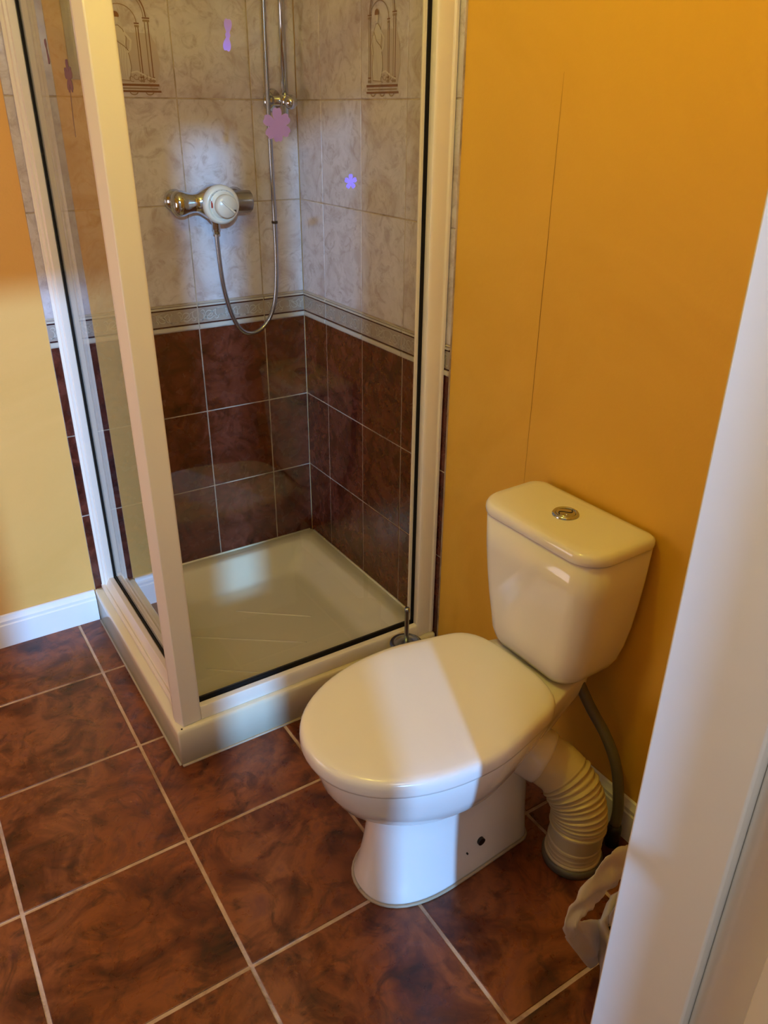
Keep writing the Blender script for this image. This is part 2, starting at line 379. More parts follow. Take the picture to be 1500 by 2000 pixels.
def border(pl, parent, u0, u1):
    """border tile: ivory mouldings, maroon lines and a scroll band (children: line, scroll)"""
    c = wtile(pl, parent, u0, u1, .9209, 1.002, M_border, 'border_tile'); W_ = u1-u0; cu = (u0+u1)/2; hv = (.9209+1.002)/2
    bm = bmesh.new()
    def bar(v0, v1, w, mi): box(bm, pl.p(u0+g-cu, v0-hv, -.003), pl.p(u1-g-cu, v1-hv, w), mi)
    bar(.9232, .9350, .0042, 0); bar(.9355, .9395, .0012, 1); bar(.9855, .9900, .0012, 1); bar(.9902, .9960, .0042, 0); bar(.9965, .9980, .0012, 2); bar(.9982, 1.0, .0030, 0)
    obj('moulding', bm, [M_ivory, M_maroon, M_blush], c, bevel=.0006, seg=2)
    bm = bmesh.new(); full = .2218; o = (-cu, .9627-hv); n = 0
    U0, U1 = u0+.003, u1-.003
    def clip(pts):
        run = []
        for p in pts:
            if U0 <= p[0] <= U1: run.append(p)
            else:
                if len(run) > 2: ribbon(bm, pl, run, o, .0030, .0014, 0, taper=True)
                run = []
        if len(run) > 2: ribbon(bm, pl, run, o, .0030, .0014, 0, taper=True)
    x = u1-full
    for k in range(3):
        cx = x+.037+.0739*k; s = 1 if k % 2 else -1
        clip(spiral(cx, 0, .003, .018, 0, s*470, 30)); clip([(cx+.018*math.cos(t), s*.010+.004*math.sin(3*t)) for t in [i*PI/14 for i in range(15)]])
        clip([(cx-.037+.074*i/16, -s*.017*math.cos(PI*i/16)) for i in range(17)])
        for q in (-1, 1):
            clip(arc(cx+q*.027, q*s*.004, .0085, .011, 90, 90+q*230, 12)); clip(arc(cx+q*.022, -q*s*.010, .006, .005, 0, q*250, 10))
    if len(bm.verts): obj('scroll_relief', bm, M_scroll, c)
    else: bm.free()
for pl, parent, cols in ((PB, wall_back, back_cols), (PR, wall_right, right_cols)):
    gp = (pl.p(0 if pl is PR else -.0, HB-.03, -.0066), pl.p(cols[-1][1]-.001, 2.38, -.0012))
    boxo('tile_grout', gp[0], gp[1], M_grout, parent)
    for ci, (u0, u1) in enumerate(cols):
        for v0, v1 in zrows_red: wtile(pl, parent, u0, u1, v0, v1, M_rtile)
        for ri, (v0, v1) in enumerate(zrows_top):
            t = wtile(pl, parent, u0, u1, v0, v1, M_wtile)
            if ri == 2 and ci == 2:
                f = figure_print(pl, t, u0, v0, u1-u0); f.location = -t.location
        border(pl, parent, u0, u1)

# baseboards
def baseboard(name, a, b, label, nrm):
    """profile swept along a straight line; nrm points into the room"""
    a, b, n = Vector(a), Vector(b), Vector(nrm); prof = [(0, 0), (.016, 0), (.016, .078), (.013, .082), (.0135, .092), (.008, .100), (.006, .109), (0, .111)]
    bm = bmesh.new(); loft(bm, [[p+n*u+Vector((0, 0, v)) for u, v in prof] for p in (a, b)])
    return struct(obj(name, bm, M_base, bevel=.001), label)
baseboard('baseboard_back', (-2.199, .005, 0), (-.814, .005, 0), 'white moulded skirting board along the back wall left of the shower', (0, -1, 0))
baseboard('baseboard_right', (.005, -.81, 0), (.005, -1.994, 0), 'white moulded skirting board behind the toilet', (-1, 0, 0))
# thin crack in the plaster of the right wall
bm = bmesh.new(); pts = []
for k in range(40):
    z = .70+.90*k/39; pts.append((1.109+.0014*noise.noise(Vector((z*9, 0, 0))), z))
ribbon(bm, PR, pts, (0, 0), .0016, -.0056, 0, taper=True)
obj('plaster_crack', bm, mat('crack_shadow', (.20, .085, .004, 1), .8), wall_right)

# doorway lining and open door
bm = bmesh.new()
box(bm, (-.633, -2.108, 0), (-.600, -1.995, 2.0)); box(bm, (-.619, -2.175, 0), (-.600, -2.108, 2.0))
box(bm, (-1.97, -2.108, 0), (-1.938, -1.995, 2.0)); box(bm, (-1.97, -2.175, 0), (-1.952, -2.108, 2.0))
box(bm, (-1.97, -2.108, 2.0), (-.600, -1.995, 2.035))
trim = struct(obj('trim_1', bm, M_gloss, bevel=.0035, seg=3), 'white gloss painted door lining with a stop, close on the right')
bm = bmesh.new(); box(bm, (-.600, -2.115, 0), (-.53, -2.0949, 2.1)); box(bm, (-2.04, -2.115, 0), (-1.97, -2.0949, 2.1)); box(bm, (-2.04, -2.115, 2.035), (-.53, -2.0949, 2.1))
struct(obj('trim_2', bm, M_gloss, bevel=.003), 'white architrave around the hall side of the doorway')
dr = boxo('door_1', (-.02, -.80, .012), (.018, -.002, 1.99), M_gloss, bevel=.003)
dr.location = (-.645, -2.182, 0); dr.rotation_euler = (0, 0, -math.radians(23.0)); struct(dr, 'white painted door leaf standing open beside the viewer')
bm = bmesh.new(); tube(bm, spline([(-.02, -.74, 1.0), (-.06, -.74, 1.0), (-.065, -.72, 1.0), (-.065, -.64, 1.0)]), .009); lathe(bm, [(.024, 0), (.024, .006), (.02, .008)], (-.02, -.74, 1.0), (-1, 0, 0))
obj('door_handle', bm, M_satin, dr, smooth=True)

# ------------------------------------------------------------------ shower tray
tray = empty('shower_tray', 'cream square shower tray with a raised rim in the tiled corner', 'shower tray', (-.4, -.4, 0))
TW, TD = .8125, .80
def P(o, *a): o.parent = tray; o.location = (.4, .4, 0); return o
bm = bmesh.new(); rings = []
cx, cy = -(TW-.001)/2-.0005, -(TD-.001)/2-.0005; hx, hy = (TW-.001)/2-.002, (TD-.001)/2-.002
def RR(dx0, dx1, dy0, dy1, r, z):   # inset from wall side x, outer x, wall side y, outer y
    x0, x1, y0, y1 = -TW+dx1, -.001-dx0, -TD+dy1, -.001-dy0
    return rrect((x0+x1)/2, (y0+y1)/2, (x1-x0)/2, (y1-y0)/2, r, z, n=6)
rings = [RR(0, 0, 0, 0, .006, .001), RR(0, 0, 0, 0, .006, HB-.012), RR(0, .001, 0, .001, .006, HB-.003), RR(.002, .005, .002, .005, .006, HB),
         RR(.050, .070, .050, .070, .03, HB-.0005), RR(.054, .073, .054, .073, .032, HB-.002), RR(.059, .076, .059, .076, .036, HB-.006), RR(.065, .080, .065, .080, .040, HB-.014),
         RR(.092, .092, .092, .092, .05, .062), RR(.112, .104, .112, .104, .055, .034), RR(.122, .112, .122, .112, .055, .0275), RR(.132, .120, .132, .120, .052, .0248), RR(.148, .132, .148, .132, .05, .0240), RR(.30, .28, .30, .28, .03, .0225)]
loft(bm, rings); P(obj('tray_body', bm, M_tray, smooth=True))
bm = bmesh.new()
for (x0, y0), (x1, y1) in (((-.60, -.30), (-.30, -.52)), ((-.62, -.48), (-.44, -.62)), ((-.42, -.24), (-.22, -.40))):
    tube(bm, [Vector((x0+(x1-x0)*t/10, y0+(y1-y0)*t/10, .0225)) for t in range(11)], .0035, 8)
P(obj('anti_slip_ridge', bm, M_tray, smooth=True))
bm = bmesh.new(); lathe(bm, [(.043, 0), (.043, .003), (.036, .006), (.030, .006), (.028, .003), (.001, .003)], (-.235, -.640, .0232))
P(obj('drain_cover', bm, M_chrome, smooth=True))
bm = bmesh.new(); tube(bm, [(-TW-.001, -.02, .001), (-TW-.001, -TD+.004, .001)], .004, 8); tube(bm, [(-TW+.002, -TD-.001, .001), (-.02, -TD-.001, .001)], .004, 8)
P(obj('sealant_bead', bm, M_silicone, smooth=True))
bm = bmesh.new(); tube(bm, [(-.003, -.02, HB+.001), (-.003, -.74, HB+.001)], .004, 8); tube(bm, [(-.012, -.003, HB+.001), (-.76, -.003, HB+.001)], .004, 8)
P(obj('sealant_bead', bm, M_tray, smooth=True))

# ------------------------------------------------------------------ shower enclosure
enc = empty('shower_enclosure', 'cream framed glass shower enclosure with two clear panes around the tray', 'shower screen', (-.79, -.785, HB))
EO = Vector((.79, .785, -HB)); ZTOP = 1.95
def E_(name, bm, m, bevel=0, **k):
    o = obj(name, bm, m, enc, bevel=bevel, **k); o.location = EO; return o
# posts
def poly_col(bm, outline, z0, z1): return loft(bm, [[Vector((x, y, z)) for x, y in outline] for z in (z0, z1)])
bm = bmesh.new()
poly_col(bm, [(-.805, -.757), (-.793, -.789), (-.745, -.787), (-.741, -.783), (-.741, -.752), (-.754, -.745), (-.798, -.745), (-.802, -.749)], HB+.0008, ZTOP)
E_('corner_post', bm, M_frame, bevel=.0035, seg=3)
bm = bmesh.new()       # groove strip on the side of the corner post
box(bm, (-.8035, -.750, HB+.001), (-.797, -.7455, ZTOP)); E_('post_trim', bm, M_frame, bevel=.001)
bm = bmesh.new()
poly_col(bm, [(-.0025, -.746), (-.0025, -.786), (-.012, -.787), (-.015, -.783), (-.052, -.787), (-.060, -.783), (-.060, -.752), (-.056, -.746)], HB+.0008, ZTOP)
E_('wall_post', bm, M_frame, bevel=.0022, seg=2)
bm = bmesh.new()
poly_col(bm, [(-.788, -.0025), (-.789, -.013), (-.781, -.016), (-.779, -.022), (-.772, -.0225), (-.770, -.028), (-.752, -.029), (-.749, -.024), (-.749, -.0025)], HB+.0008, ZTOP)
E_('wall_post', bm, M_frame, bevel=.0015, seg=2)
# rails: side and front, stepped profile
def rail_side(z0, flip=1):
    bm = bmesh.new(); pr = [(-.790, 0), (-.790, .012), (-.783, .016), (-.779, .014), (-.776, .017), (-.767, .040), (-.752, .040), (-.750, .036), (-.750, 0)]
    return loft(bm, [[Vector((x, y, z0+flip*z)) for x, z in pr] for y in (-.749, -.0035)])
def rail_front(z0, flip=1):
    bm = bmesh.new(); pr = [(-.786, 0), (-.786, .034), (-.783, .040), (-.768, .0415), (-.764, .038), (-.764, 0)]
    return loft(bm, [[Vector((x, y, z0+flip*z)) for y, z in pr] for x in (-.742, -.060)])
E_('bottom_rail', rail_side(HB+.0008), M_frame, bevel=.0015); E_('bottom_rail', rail_front(HB+.0008), M_frame, bevel=.0015)
E_('top_rail', rail_side(ZTOP, -1), M_frame, bevel=.0015); E_('top_rail', rail_front(ZTOP, -1), M_frame, bevel=.0015)
# panes and seals
bm = bmesh.new(); box(bm, (-.7470, -.744, HB+.043), (-.7420, -.030, ZTOP-.043)); pane_s = E_('glass_pane', bm, M_glass)
bm = bmesh.new(); box(bm, (-.738, -.7620, HB+.045), (-.064, -.7570, ZTOP-.043)); pane_f = E_('glass_pane', bm, M_glass)
bm = bmesh.new()
box(bm, (-.7490, -.744, HB+.036), (-.7405, -.030, HB+.050)); box(bm, (-.7490, -.0360, HB+.036), (-.7405, -.0275, ZTOP-.04))
E_('rubber_seal', bm, M_seal)
bm = bmesh.new()
box(bm, (-.740, -.7635, HB+.036), (-.060, -.7555, HB+.052)); box(bm, (-.0685, -.7635, HB+.036), (-.0600, -.7555, ZTOP-.04))
E_('rubber_seal', bm, M_seal)
bm = bmesh.new(); box(bm, (-.7405, -.738, HB+.040), (-.7280, -.034, HB+.056)); box(bm, (-.7405, -.0275, HB+.04), (-.7260, -.006, ZTOP-.05))
E_('inner_bead', bm, M_frame, bevel=.001)
bm = bmesh.new(); box(bm, (-.0775, -.760, HB+.052), (-.0690, -.7535, ZTOP-.05)); E_('inner_bead', bm, M_frame, bevel=.001)
h = None
bm = bmesh.new(); tube(bm, [(-.7180, -.555, .952), (-.7180, -.555, 1.104)], .0075, 14)
h = E_('handle', bm, M_brass, smooth=True)
for z in (.985, 1.072):
    bm = bmesh.new(); tube(bm, [(-.7405, -.555, z), (-.718, -.555, z)], .0045, 10); o = obj('handle_bolt', bm, M_brass, h, smooth=True)
bm = bmesh.new(); lathe(bm, [(.0025, 0), (.0025, .0005), (.0005, .0006)], (-.799, -.793, HB+.0002)); E_('screw', bm, M_darkm)

# stickers on the panes
def petal_flower(name, c, ax_u, ax_v, nrm, petals, r, m, label, rot=0, core=True, stem=None, squash=1.):
    bm = bmesh.new(); c = Vector(c); U, V, Nn = Vector(ax_u), Vector(ax_v), Vector(nrm); th = .0004
    def sheet(pts):
        a = [bm.verts.new(U*x+V*y+Nn*.0002) for x, y in pts]; b = [bm.verts.new(U*x+V*y+Nn*(.0002+th)) for x, y in pts]
        bm.faces.new(a); bm.faces.new(b); n = len(pts)
        for i in range(n): bm.faces.new((a[i], a[(i+1) % n], b[(i+1) % n], b[i]))
    angs = [math.radians(a+rot) for a in petals]; pts = []
    for k in range(144):
        t = 2*PI*k/144; best = .20
        for a in angs:
            dlt = abs((t-a+PI) % (2*PI)-PI)
            if dlt < .62: best = max(best, (math.cos(dlt*PI/2/.62))**.38*(1-.10*math.exp(-(dlt/.12)**2)))
        pts.append((r*best*math.cos(t)*squash, r*best*math.sin(t)))
    sheet(pts)
    if stem:
        for i in range(len(stem)-1):
            (x0, y0), (x1, y1) = stem[i], stem[i+1]; sheet([(x0-.0008, y0), (x0+.0008, y0), (x1+.0008, y1), (x1-.0008, y1)])
    o = obj(name, bm, m); o.location = c
    return tag(o, label, 'sticker', 'flower stickers on the shower glass')
fu, fv, fn = (1, 0, 0), (0, 0, 1), (0, -1, 0); yf = -.7622
petal_flower('flower_sticker', (-.434, yf, 1.504), fu, fv, fn, (80, 20, 320, 265, 215, 150), .033, M_purple, 'largest lilac flower sticker, below the shower rail bracket', rot=8)
petal_flower('flower_sticker', (-.2635, yf, 1.3925), fu, fv, fn, (90, 18, 306, 234, 162), .0165, M_purple, 'small complete lilac flower sticker over the right tiled wall')
petal_flower('flower_sticker', (-.527, yf, 1.655), fu, fv, fn, (80, 255), .028, M_purple, 'narrow two petal lilac sticker left of the riser rail', rot=4, squash=.9)
su, sv, sn = (0, 1, 0), (0, 0, 1), (-1, 0, 0)
petal_flower('flower_sticker', (-.7472, -.425, 1.589), su, sv, sn, (90, 18, 306, 234, 162), .034, M_purple2, 'mauve flower sticker with a thin stem on the side pane', stem=[(0, -.01), (.012, -.05), (.018, -.085), (.020, -.115)])
petal_flower('flower_sticker', (-.7472, -.262, 1.642), su, sv, sn, (80, 255), .026, M_purple2, 'small mauve petal sticker on the side pane beside the wall post')

# ------------------------------------------------------------------ mixer valve, hose, riser rail
mx = empty('shower_mixer', 'chrome thermostatic bar mixer with a cream dial on the back tiles', 'shower mixer', (-.300, 0, 1.292))
def X_(name, bm, m, **k):
    o = obj(name, bm, m, mx, smooth=True, **k); o.location = (.300, 0, -1.292); return o
bm = bmesh.new()
prof = [(-.432, .010), (-.430, .022), (-.424, .031), (-.413, .036), (-.401, .035), (-.388, .030), (-.374, .0265), (-.362, .026), (-.352, .029), (-.340, .037), (-.326, .046), (-.306, .050), (-.290, .047), (-.276, .038), (-.262, .030), (-.250, .026)]
loft(bm, [[Vector((x, -.055+r*.82*math.cos(2*PI*k/28), 1.292+r*math.sin(2*PI*k/28))) for k in range(28)] for x, r in prof])
X_('valve_body', bm, M_chrome)
bm = bmesh.new()
loft(bm, [[Vector((x, -.055+r*math.cos(2*PI*k/12+.26), 1.290+r*math.sin(2*PI*k/12+.26))) for k in range(12)] for x, r in [(-.252, .024), (-.248, .031), (-.212, .032), (-.196, .031), (-.193, .027)]])
X_('flow_knob', bm, M_satin, bevel=.001)
for x in (-.405, -.222):
    bm = bmesh.new(); lathe(bm, [(.031, 0), (.031, .006), (.022, .014), (.018, .018), (.018, .04)], (x, -.0005, 1.296), (0, -1, 0)); X_('wall_flange', bm, M_chrome)
bm = bmesh.new(); lathe(bm, [(.049, .034), (.053, .040), (.052, .056), (.047, .062), (.041, .063), (.040, .060), (.036, .060), (.035, .064)], (-.304, -.055, 1.291), (0, -1, -.04), 40)
dial = X_('dial', bm, M_dial)
bm = bmesh.new(); lathe(bm, [(.031, .058), (.031, .082), (.028, .087), (.004, .089)], (-.300, -.055, 1.290), (0, -1, -.04), 36); o = obj('dial_cap', bm, M_dial, dial, smooth=True)
bm = bmesh.new(); box(bm, (-.025, -.004, -.003), (.025, .004, .003)); o = obj('dial_grip', bm, M_dial, dial, bevel=.002); o.location = (-.299, -.1445, 1.286); o.rotation_euler = (0, .72, 0)
bm = bmesh.new(); box(bm, (-.0022, -.0008, -.009), (.0022, .0008, .009)); o = obj('red_mark', bm, M_red, dial); o.location = (-.3375, -.1185, 1.292); o['label'] = 'red temperature mark'
for k in range(5):
    bm = bmesh.new(); a = math.radians(70+22*k); lathe(bm, [(.0012, 0), (.0012, .0006)], (-.304+.040*math.cos(a), -.1183, 1.289+.040*math.sin(a)), (0, -1, 0), 8); obj('dial_dot', bm, M_darkm, dial)
bm = bmesh.new(); box(bm, (-.005, -.0008, -.003), (.005, .0008, .003)); o = obj('dial_dot', bm, M_darkm, dial); o.location = (-.282, -.1445, 1.275)
bm = bmesh.new(); lathe(bm, [(.016, 0), (.016, -.012), (.0125, -.016), (.0125, -.034), (.010, -.037)], (-.306, -.055, 1.252), (0, 0, 1), 20); X_('outlet_nut', bm, M_chrome)

HP = [(-.306, -.055, 1.222), (-.305, -.053, 1.17), (-.299, -.050, 1.08), (-.290, -.048, 1.02), (-.272, -.046, .955), (-.247, -.045, .913), (-.215, -.045, .897), (-.178, -.045, .906), (-.146, -.045, .940), (-.126, -.045, .99), (-.1165, -.045, 1.06), (-.113, -.045, 1.14), (-.113, -.046, 1.22), (-.116, -.050, 1.40), (-.119, -.054, 1.55), (-.122, -.06, 1.72), (-.121, -.068, 1.84), (-.108, -.082, 1.905), (-.085, -.092, 1.925), (-.067, -.10, 1.900)]
path = spline(HP, 14)
# resample evenly for ribbed metal hose
dist = [0]
for a, b in zip(path, path[1:]): dist.append(dist[-1]+(b-a).length)
tot = dist[-1]; NN = 560; ev = []; j = 0
for k in range(NN):
    s = tot*k/(NN-1)
    while j < len(dist)-2 and dist[j+1] < s: j += 1
    t = (s-dist[j])/max(1e-9, dist[j+1]-dist[j]); ev.append(path[j].lerp(path[j+1], t))
bm = bmesh.new(); tube(bm, ev, [.0062+(.0007 if k % 2 else 0) for k in range(NN)], 12)
hose = obj('shower_hose', bm, M_satin, smooth=True); tag(hose, 'ribbed chrome shower hose looping down from the mixer and up again', 'hose')
bm = bmesh.new(); lathe(bm, [(.0085, -.004), (.0095, -.003), (.0095, .003), (.0085, .004)], (-.113, -.046, 1.225), (0, 0, 1), 16); obj('hose_ring', bm, M_black, hose, smooth=True)
bm = bmesh.new(); lathe(bm, [(.0085, .02), (.0095, .012), (.0105, -.010)], (-.306, -.055, 1.214), (0, 0, 1), 16); obj('hose_cone', bm, M_chrome, hose, smooth=True)

rl = empty('riser_rail', 'vertical chrome riser rail with ball ended bracket on the back tiles', 'shower rail', (-.067, 0, 1.51))
def Q_(name, bm, m, **k):
    o = obj(name, bm, m, rl, smooth=True, **k); o.location = (.067, 0, -1.51); return o
bm = bmesh.new(); tube(bm, [(-.067, -.060, 1.505), (-.067, -.060, 2.20)], .0095, 20); Q_('rail_bar', bm, M_chrome)
for z in (1.555, 2.15):
    bm = bmesh.new(); lathe(bm, [(.031, 0), (.032, .006), (.027, .013), (.014, .018), (.013, .05)], (-.083, -.0005, z), (.25, -1, 0), 28)
    b_ = Q_('rail_bracket', bm, M_chrome)
    bm = bmesh.new(); bmesh.ops.create_uvsphere(bm, u_segments=24, v_segments=16, radius=.0195, matrix=Matrix.Translation((-.062, -.085, z-.004))); obj('ball_knob', bm, M_chrome, b_, smooth=True)
    bm = bmesh.new(); lathe(bm, [(.0115, -.014), (.0135, -.012), (.0135, .012), (.0115, .014)], (-.067, -.060, z), (0, 0, 1), 20); obj('clamp', bm, M_chrome, b_, smooth=True)
bm = bmesh.new(); lathe(bm, [(.016, -.02), (.017, 0), (.016, .02)], (-.067, -.060, 1.93), (0, 0, 1), 20); tube(bm, [(-.067, -.075, 1.93), (-.067, -.100, 1.925)], .012, 14); Q_('slider', bm, M_chrome)
hs = empty('hand_shower', 'chrome hand shower above the picture on the riser rail', 'shower head', (-.067, -.10, 1.925))
bm = bmesh.new(); tube(bm, spline([(0, 0, -.02), (0, -.01, .06), (0, -.04, .16), (0, -.075, .20)]), [.011]*16+[.013]*9, 16); obj('handle', bm, M_chrome, hs, smooth=True)
bm = bmesh.new(); lathe(bm, [(.014, -.02), (.04, -.008), (.045, .006), (.042, .012)], (0, -.09, .20), (0, -.6, -.8), 28); obj('spray_head', bm, M_chrome, hs, smooth=True)

# ------------------------------------------------------------------ toilet
YC = -1.345
toilet = empty('toilet', 'white close-coupled ceramic toilet with its lid closed, against the yellow wall', 'toilet', (-.40, YC, 0))
TO = Vector((.40, -YC, 0))
toilet.rotation_euler = (0, 0, math.radians(1.6)); toilet.location = (-.40*math.cos(math.radians(1.6)), YC-.40*math.sin(math.radians(1.6)), 0)
def T_(name, bm, m, **k):
    o = obj(name, bm, m, toilet, **k); o.location = TO; return o
def egg(xf, xr, Wd, um, p, Wr, ur, q, z, n=30, dy=0.):
    half = []
    for i in range(n+1):
        u = (1-math.cos(PI*i/n))/2
        if u < um: w = Wd*(max(0., 1-(1-u/um)**p))**(1/p)
        else:
            t = (u-um)/(1-um); t2 = t*t*(3-2*t); w = Wd+(Wr-Wd)*t2
        if u > ur: w *= max(0., 1-((u-ur)/(1-ur))**q)**(1/q)
        half.append((xf+(xr-xf)*u, w))
    pts = [Vector((x, YC+w+dy, z)) for x, w in half] + [Vector((x, YC-w+dy, z)) for x, w in reversed(half[1:-1])]
    return pts
bm = bmesh.new()
sec = [  # xf, xr, W, um, p, Wr, ur, q, z
 (-.608, -.185, .106, .40, 2.3, .098, .90, 3.0, .0015), (-.608, -.185, .106, .40, 2.3, .098, .90, 3.0, .012), (-.600, -.186, .102, .40, 2.2, .094, .90, 3, .035),
 (-.588, -.188, .096, .38, 2.1, .088, .90, 3, .10), (-.577, -.190, .093, .36, 2.0, .084, .90, 3, .17), (-.572, -.190, .094, .36, 2.0, .084, .90, 3, .222),
 (-.578, -.190, .100, .38, 2.0, .086, .90, 3, .240), (-.598, -.188, .114, .40, 2.0, .088, .90, 3, .250), (-.632, -.180, .138, .44, 2.0, .092, .90, 3, .268),
 (-.662, -.160, .160, .46, 2.0, .098, .90, 3, .298), (-.682, -.110, .175, .45, 2.0, .096, .92, 3, .335), (-.692, -.060, .183, .43, 2.05, .094, .93, 3, .370),
 (-.697, -.040, .187, .42, 2.1, .094, .94, 3, .395), (-.698, -.038, .187, .42, 2.1, .094, .94, 3, .418), (-.695, -.040, .184, .42, 2.1, .092, .94, 3, .425), (-.60, -.05, .12, .42, 2.1, .07, .94, 3, .427)]
loft(bm, [egg(*s) for s in sec])
bowl = T_('bowl_and_pedestal', bm, M_ceramic, smooth=True)
bm = bmesh.new(); lathe(bm, [(.0095, -.006), (.0095, .0015)], (-.352, YC-.1005, .082), (0, -1, 0), 18); o = obj('fixing_hole', bm, M_black, bowl)
bm = bmesh.new(); lathe(bm, [(.0022, -.006), (.0022, .0015)], (-.392, YC-.1005, .070), (0, -1, 0), 10); obj('fixing_hole', bm, M_black, bowl)
bm = bmesh.new()
e = egg(-.610, -.185, .108, .40, 2.3, .100, .90, 3.0, .003, n=24); tube(bm, e+[e[0]], .004, 8); T_('sealant_bead', bm, M_silicone, smooth=True)
def lidring(inset, z, dz=0):
    return egg(-.717+inset, -.190-inset*.8, .198-inset, .54, 2.15, max(.158-inset, .02), .84, 3.0, z, n=34)
bm = bmesh.new(); loft(bm, [lidring(.006, .4385), lidring(.003, .440), lidring(.003, .4475), lidring(.006, .449)]); T_('seat', bm, M_seat, smooth=True)
bm = bmesh.new()
loft(bm, [lidring(.004, .4180), lidring(.0012, .4200), lidring(0, .426), lidring(0, .440), lidring(.0012, .4475), lidring(.0045, .4530), lidring(.010, .4560), lidring(.02, .4577), lidring(.05, .4592), lidring(.09, .4602), lidring(.12, .4606)])
T_('lid', bm, M_seat, smooth=True)
# cistern
bm = bmesh.new()
cs = [(-.148, .088, .4305, .03), (-.157, .104, .4325, .034), (-.164, .117, .439, .040), (-.170, .128, .452, .046), (-.175, .137, .474, .05), (-.178, .1435, .510, .054), (-.183, .152, .56, .056), (-.187, .159, .62, .056), (-.190, .164, .68, .055), (-.192, .1675, .757, .056)]
def bowed(xf, hw, z, r):
    pts = rrect((xf-.006)/2, YC, (-.006-xf)/2, hw, r, z, n=8, rb=min(r, .022+max(0, .52-z)*.25))
    for p in pts:
        if p.x < -.05: p.x -= .010*(1-((p.y-YC)/hw)**2)
    return pts
loft(bm, [bowed(a, b, c, d) for a, b, c, d in cs]); T_('cistern', bm, M_ceramic, smooth=True)
bm = bmesh.new()
ls = [(-.186, .162, .7595, .055), (-.1935, .169, .7605, .057), (-.195, .171, .763, .058), (-.1955, .1715, .770, .058), (-.1945, .1705, .777, .057), (-.1915, .1675, .7825, .056), (-.186, .162, .7858, .053), (-.17, .146, .7872, .045), (-.13, .10, .788, .03)]
def bowed2(xf, hw, z, r):
    rear = -.002-max(0, (z-.780))*3.2
    pts = rrect((xf+rear)/2, YC, (rear-xf)/2, hw, r, z, n=8, rb=min(.03, r))
    for p in pts:
        if p.x < -.05: p.x -= .010*(1-((p.y-YC)/hw)**2)
    return pts
loft(bm, [bowed2(a, b, c, d) for a, b, c, d in ls]); T_('cistern_lid', bm, M_ceramic, smooth=True)
bx, by, bz = -.100, YC-.002, .788
bm = bmesh.new(); lathe(bm, [(.0285, -.002), (.0285, .002), (.0262, .0055), (.0225, .0058), (.0215, .0035)], (bx, by, bz), (0, 0, 1), 40); fb = T_('flush_button', bm, M_chrome, smooth=True)
bm = bmesh.new(); lathe(bm, [(.0205, .001), (.0205, .0046), (.0190, .0056), (.002, .0058)], (bx, by, bz), (0, 0, 1), 36); obj('button_plate', bm, M_chrome, fb, smooth=True)
bm = bmesh.new(); tube(bm, [Vector((bx+.0, by, bz+.0058))+Vector((.019*(t-.5)*2*.98, .0085*math.sin(2*PI*t), 0)) for t in [i/20 for i in range(21)]], .0012, 8); obj('button_gap', bm, M_darkm, fb, smooth=True)
bm = bmesh.new(); lathe(bm, [(.0030, .005), (.0030, .0066), (.001, .0072)], (bx-.006, by-.009, bz), (0, 0, 1), 14); obj('button_dimple', bm, M_chrome, fb, smooth=True)

# ------------------------------------------------------------------ waste connector and flexible pipe
pipe = empty('waste_pipe', 'ivory ribbed flexible waste pipe bending from the toilet into the floor', 'pipe', (-.150, -1.545, 0))
PO = Vector((.150, 1.545, 0))
def W_(name, bm, m, **k):
    o = obj(name, bm, m, pipe, **k); o.location = PO; return o
cen = spline([(-.152, -1.545, .020), (-.151, -1.546, .060), (-.149, -1.547, .105), (-.147, -1.542, .148), (-.151, -1.522, .190), (-.163, -1.490, .224), (-.184, -1.452, .246)], 24)
Rf = []; n = len(cen); s = 0; spacing = 0
for i in range(n):
    t = i/(n-1)
    if t < .16: r = .0590+(.0012 if .05 < t < .07 or .11 < t < .125 else 0)
    elif t < .20: r = .0610
    elif t < .34: r = .0590+.0012*(1 if i % 2 else -1)
    elif t < .80: r = .0585+.0042*math.sin(i*1.16+.9*math.sin(i*.21))*(1+.35*math.sin(i*.53))
    else: r = .0590
    Rf.append(r)
bm = bmesh.new(); tube(bm, cen, Rf, 40); W_('flexible_hose', bm, M_flex, smooth=True)
bm = bmesh.new(); c2 = spline([(-.180, -1.458, .243), (-.200, -1.428, .256), (-.218, -1.400, .262), (-.228, -1.380, .264)], 8); tube(bm, c2, [.0585, .0625, .0635]+[.0635]*(len(c2)-3), 36); W_('connector_collar', bm, M_ceramic, smooth=True)
bm = bmesh.new(); lathe(bm, [(.062, .0), (.068, .001), (.069, .014), (.066, .020), (.061, .021)], (-.150, -1.545, .0015), (0, 0, 1), 36); W_('floor_collar', bm, M_grey, smooth=True)
bm = bmesh.new(); lathe(bm, [(.060, .020), (.0635, .021), (.0640, .028), (.060, .030)], (-.150, -1.545, .0015), (0, 0, 1), 36); W_('end_ring', bm, M_flex, smooth=True)
bm = bmesh.new(); tube(bm, spline([(-.085, -1.425, .445), (-.078, -1.432, .40), (-.066, -1.462, .345), (-.052, -1.508, .285), (-.044, -1.545, .215), (-.042, -1.566, .12), (-.045, -1.570, .0625)], 10), .0125, 16)
fh = obj('supply_hose', bm, M_grey, smooth=True); tag(fh, 'grey rubber water hose hanging from the cistern behind the waste pipe', 'hose')
bm = bmesh.new(); lathe(bm, [(.017, 0), (.017, .05), (.014, .062)], (-.045, -1.570, .0015), (0, 0, 1), 16); obj('hose_end', bm, M_black, fh, smooth=True)

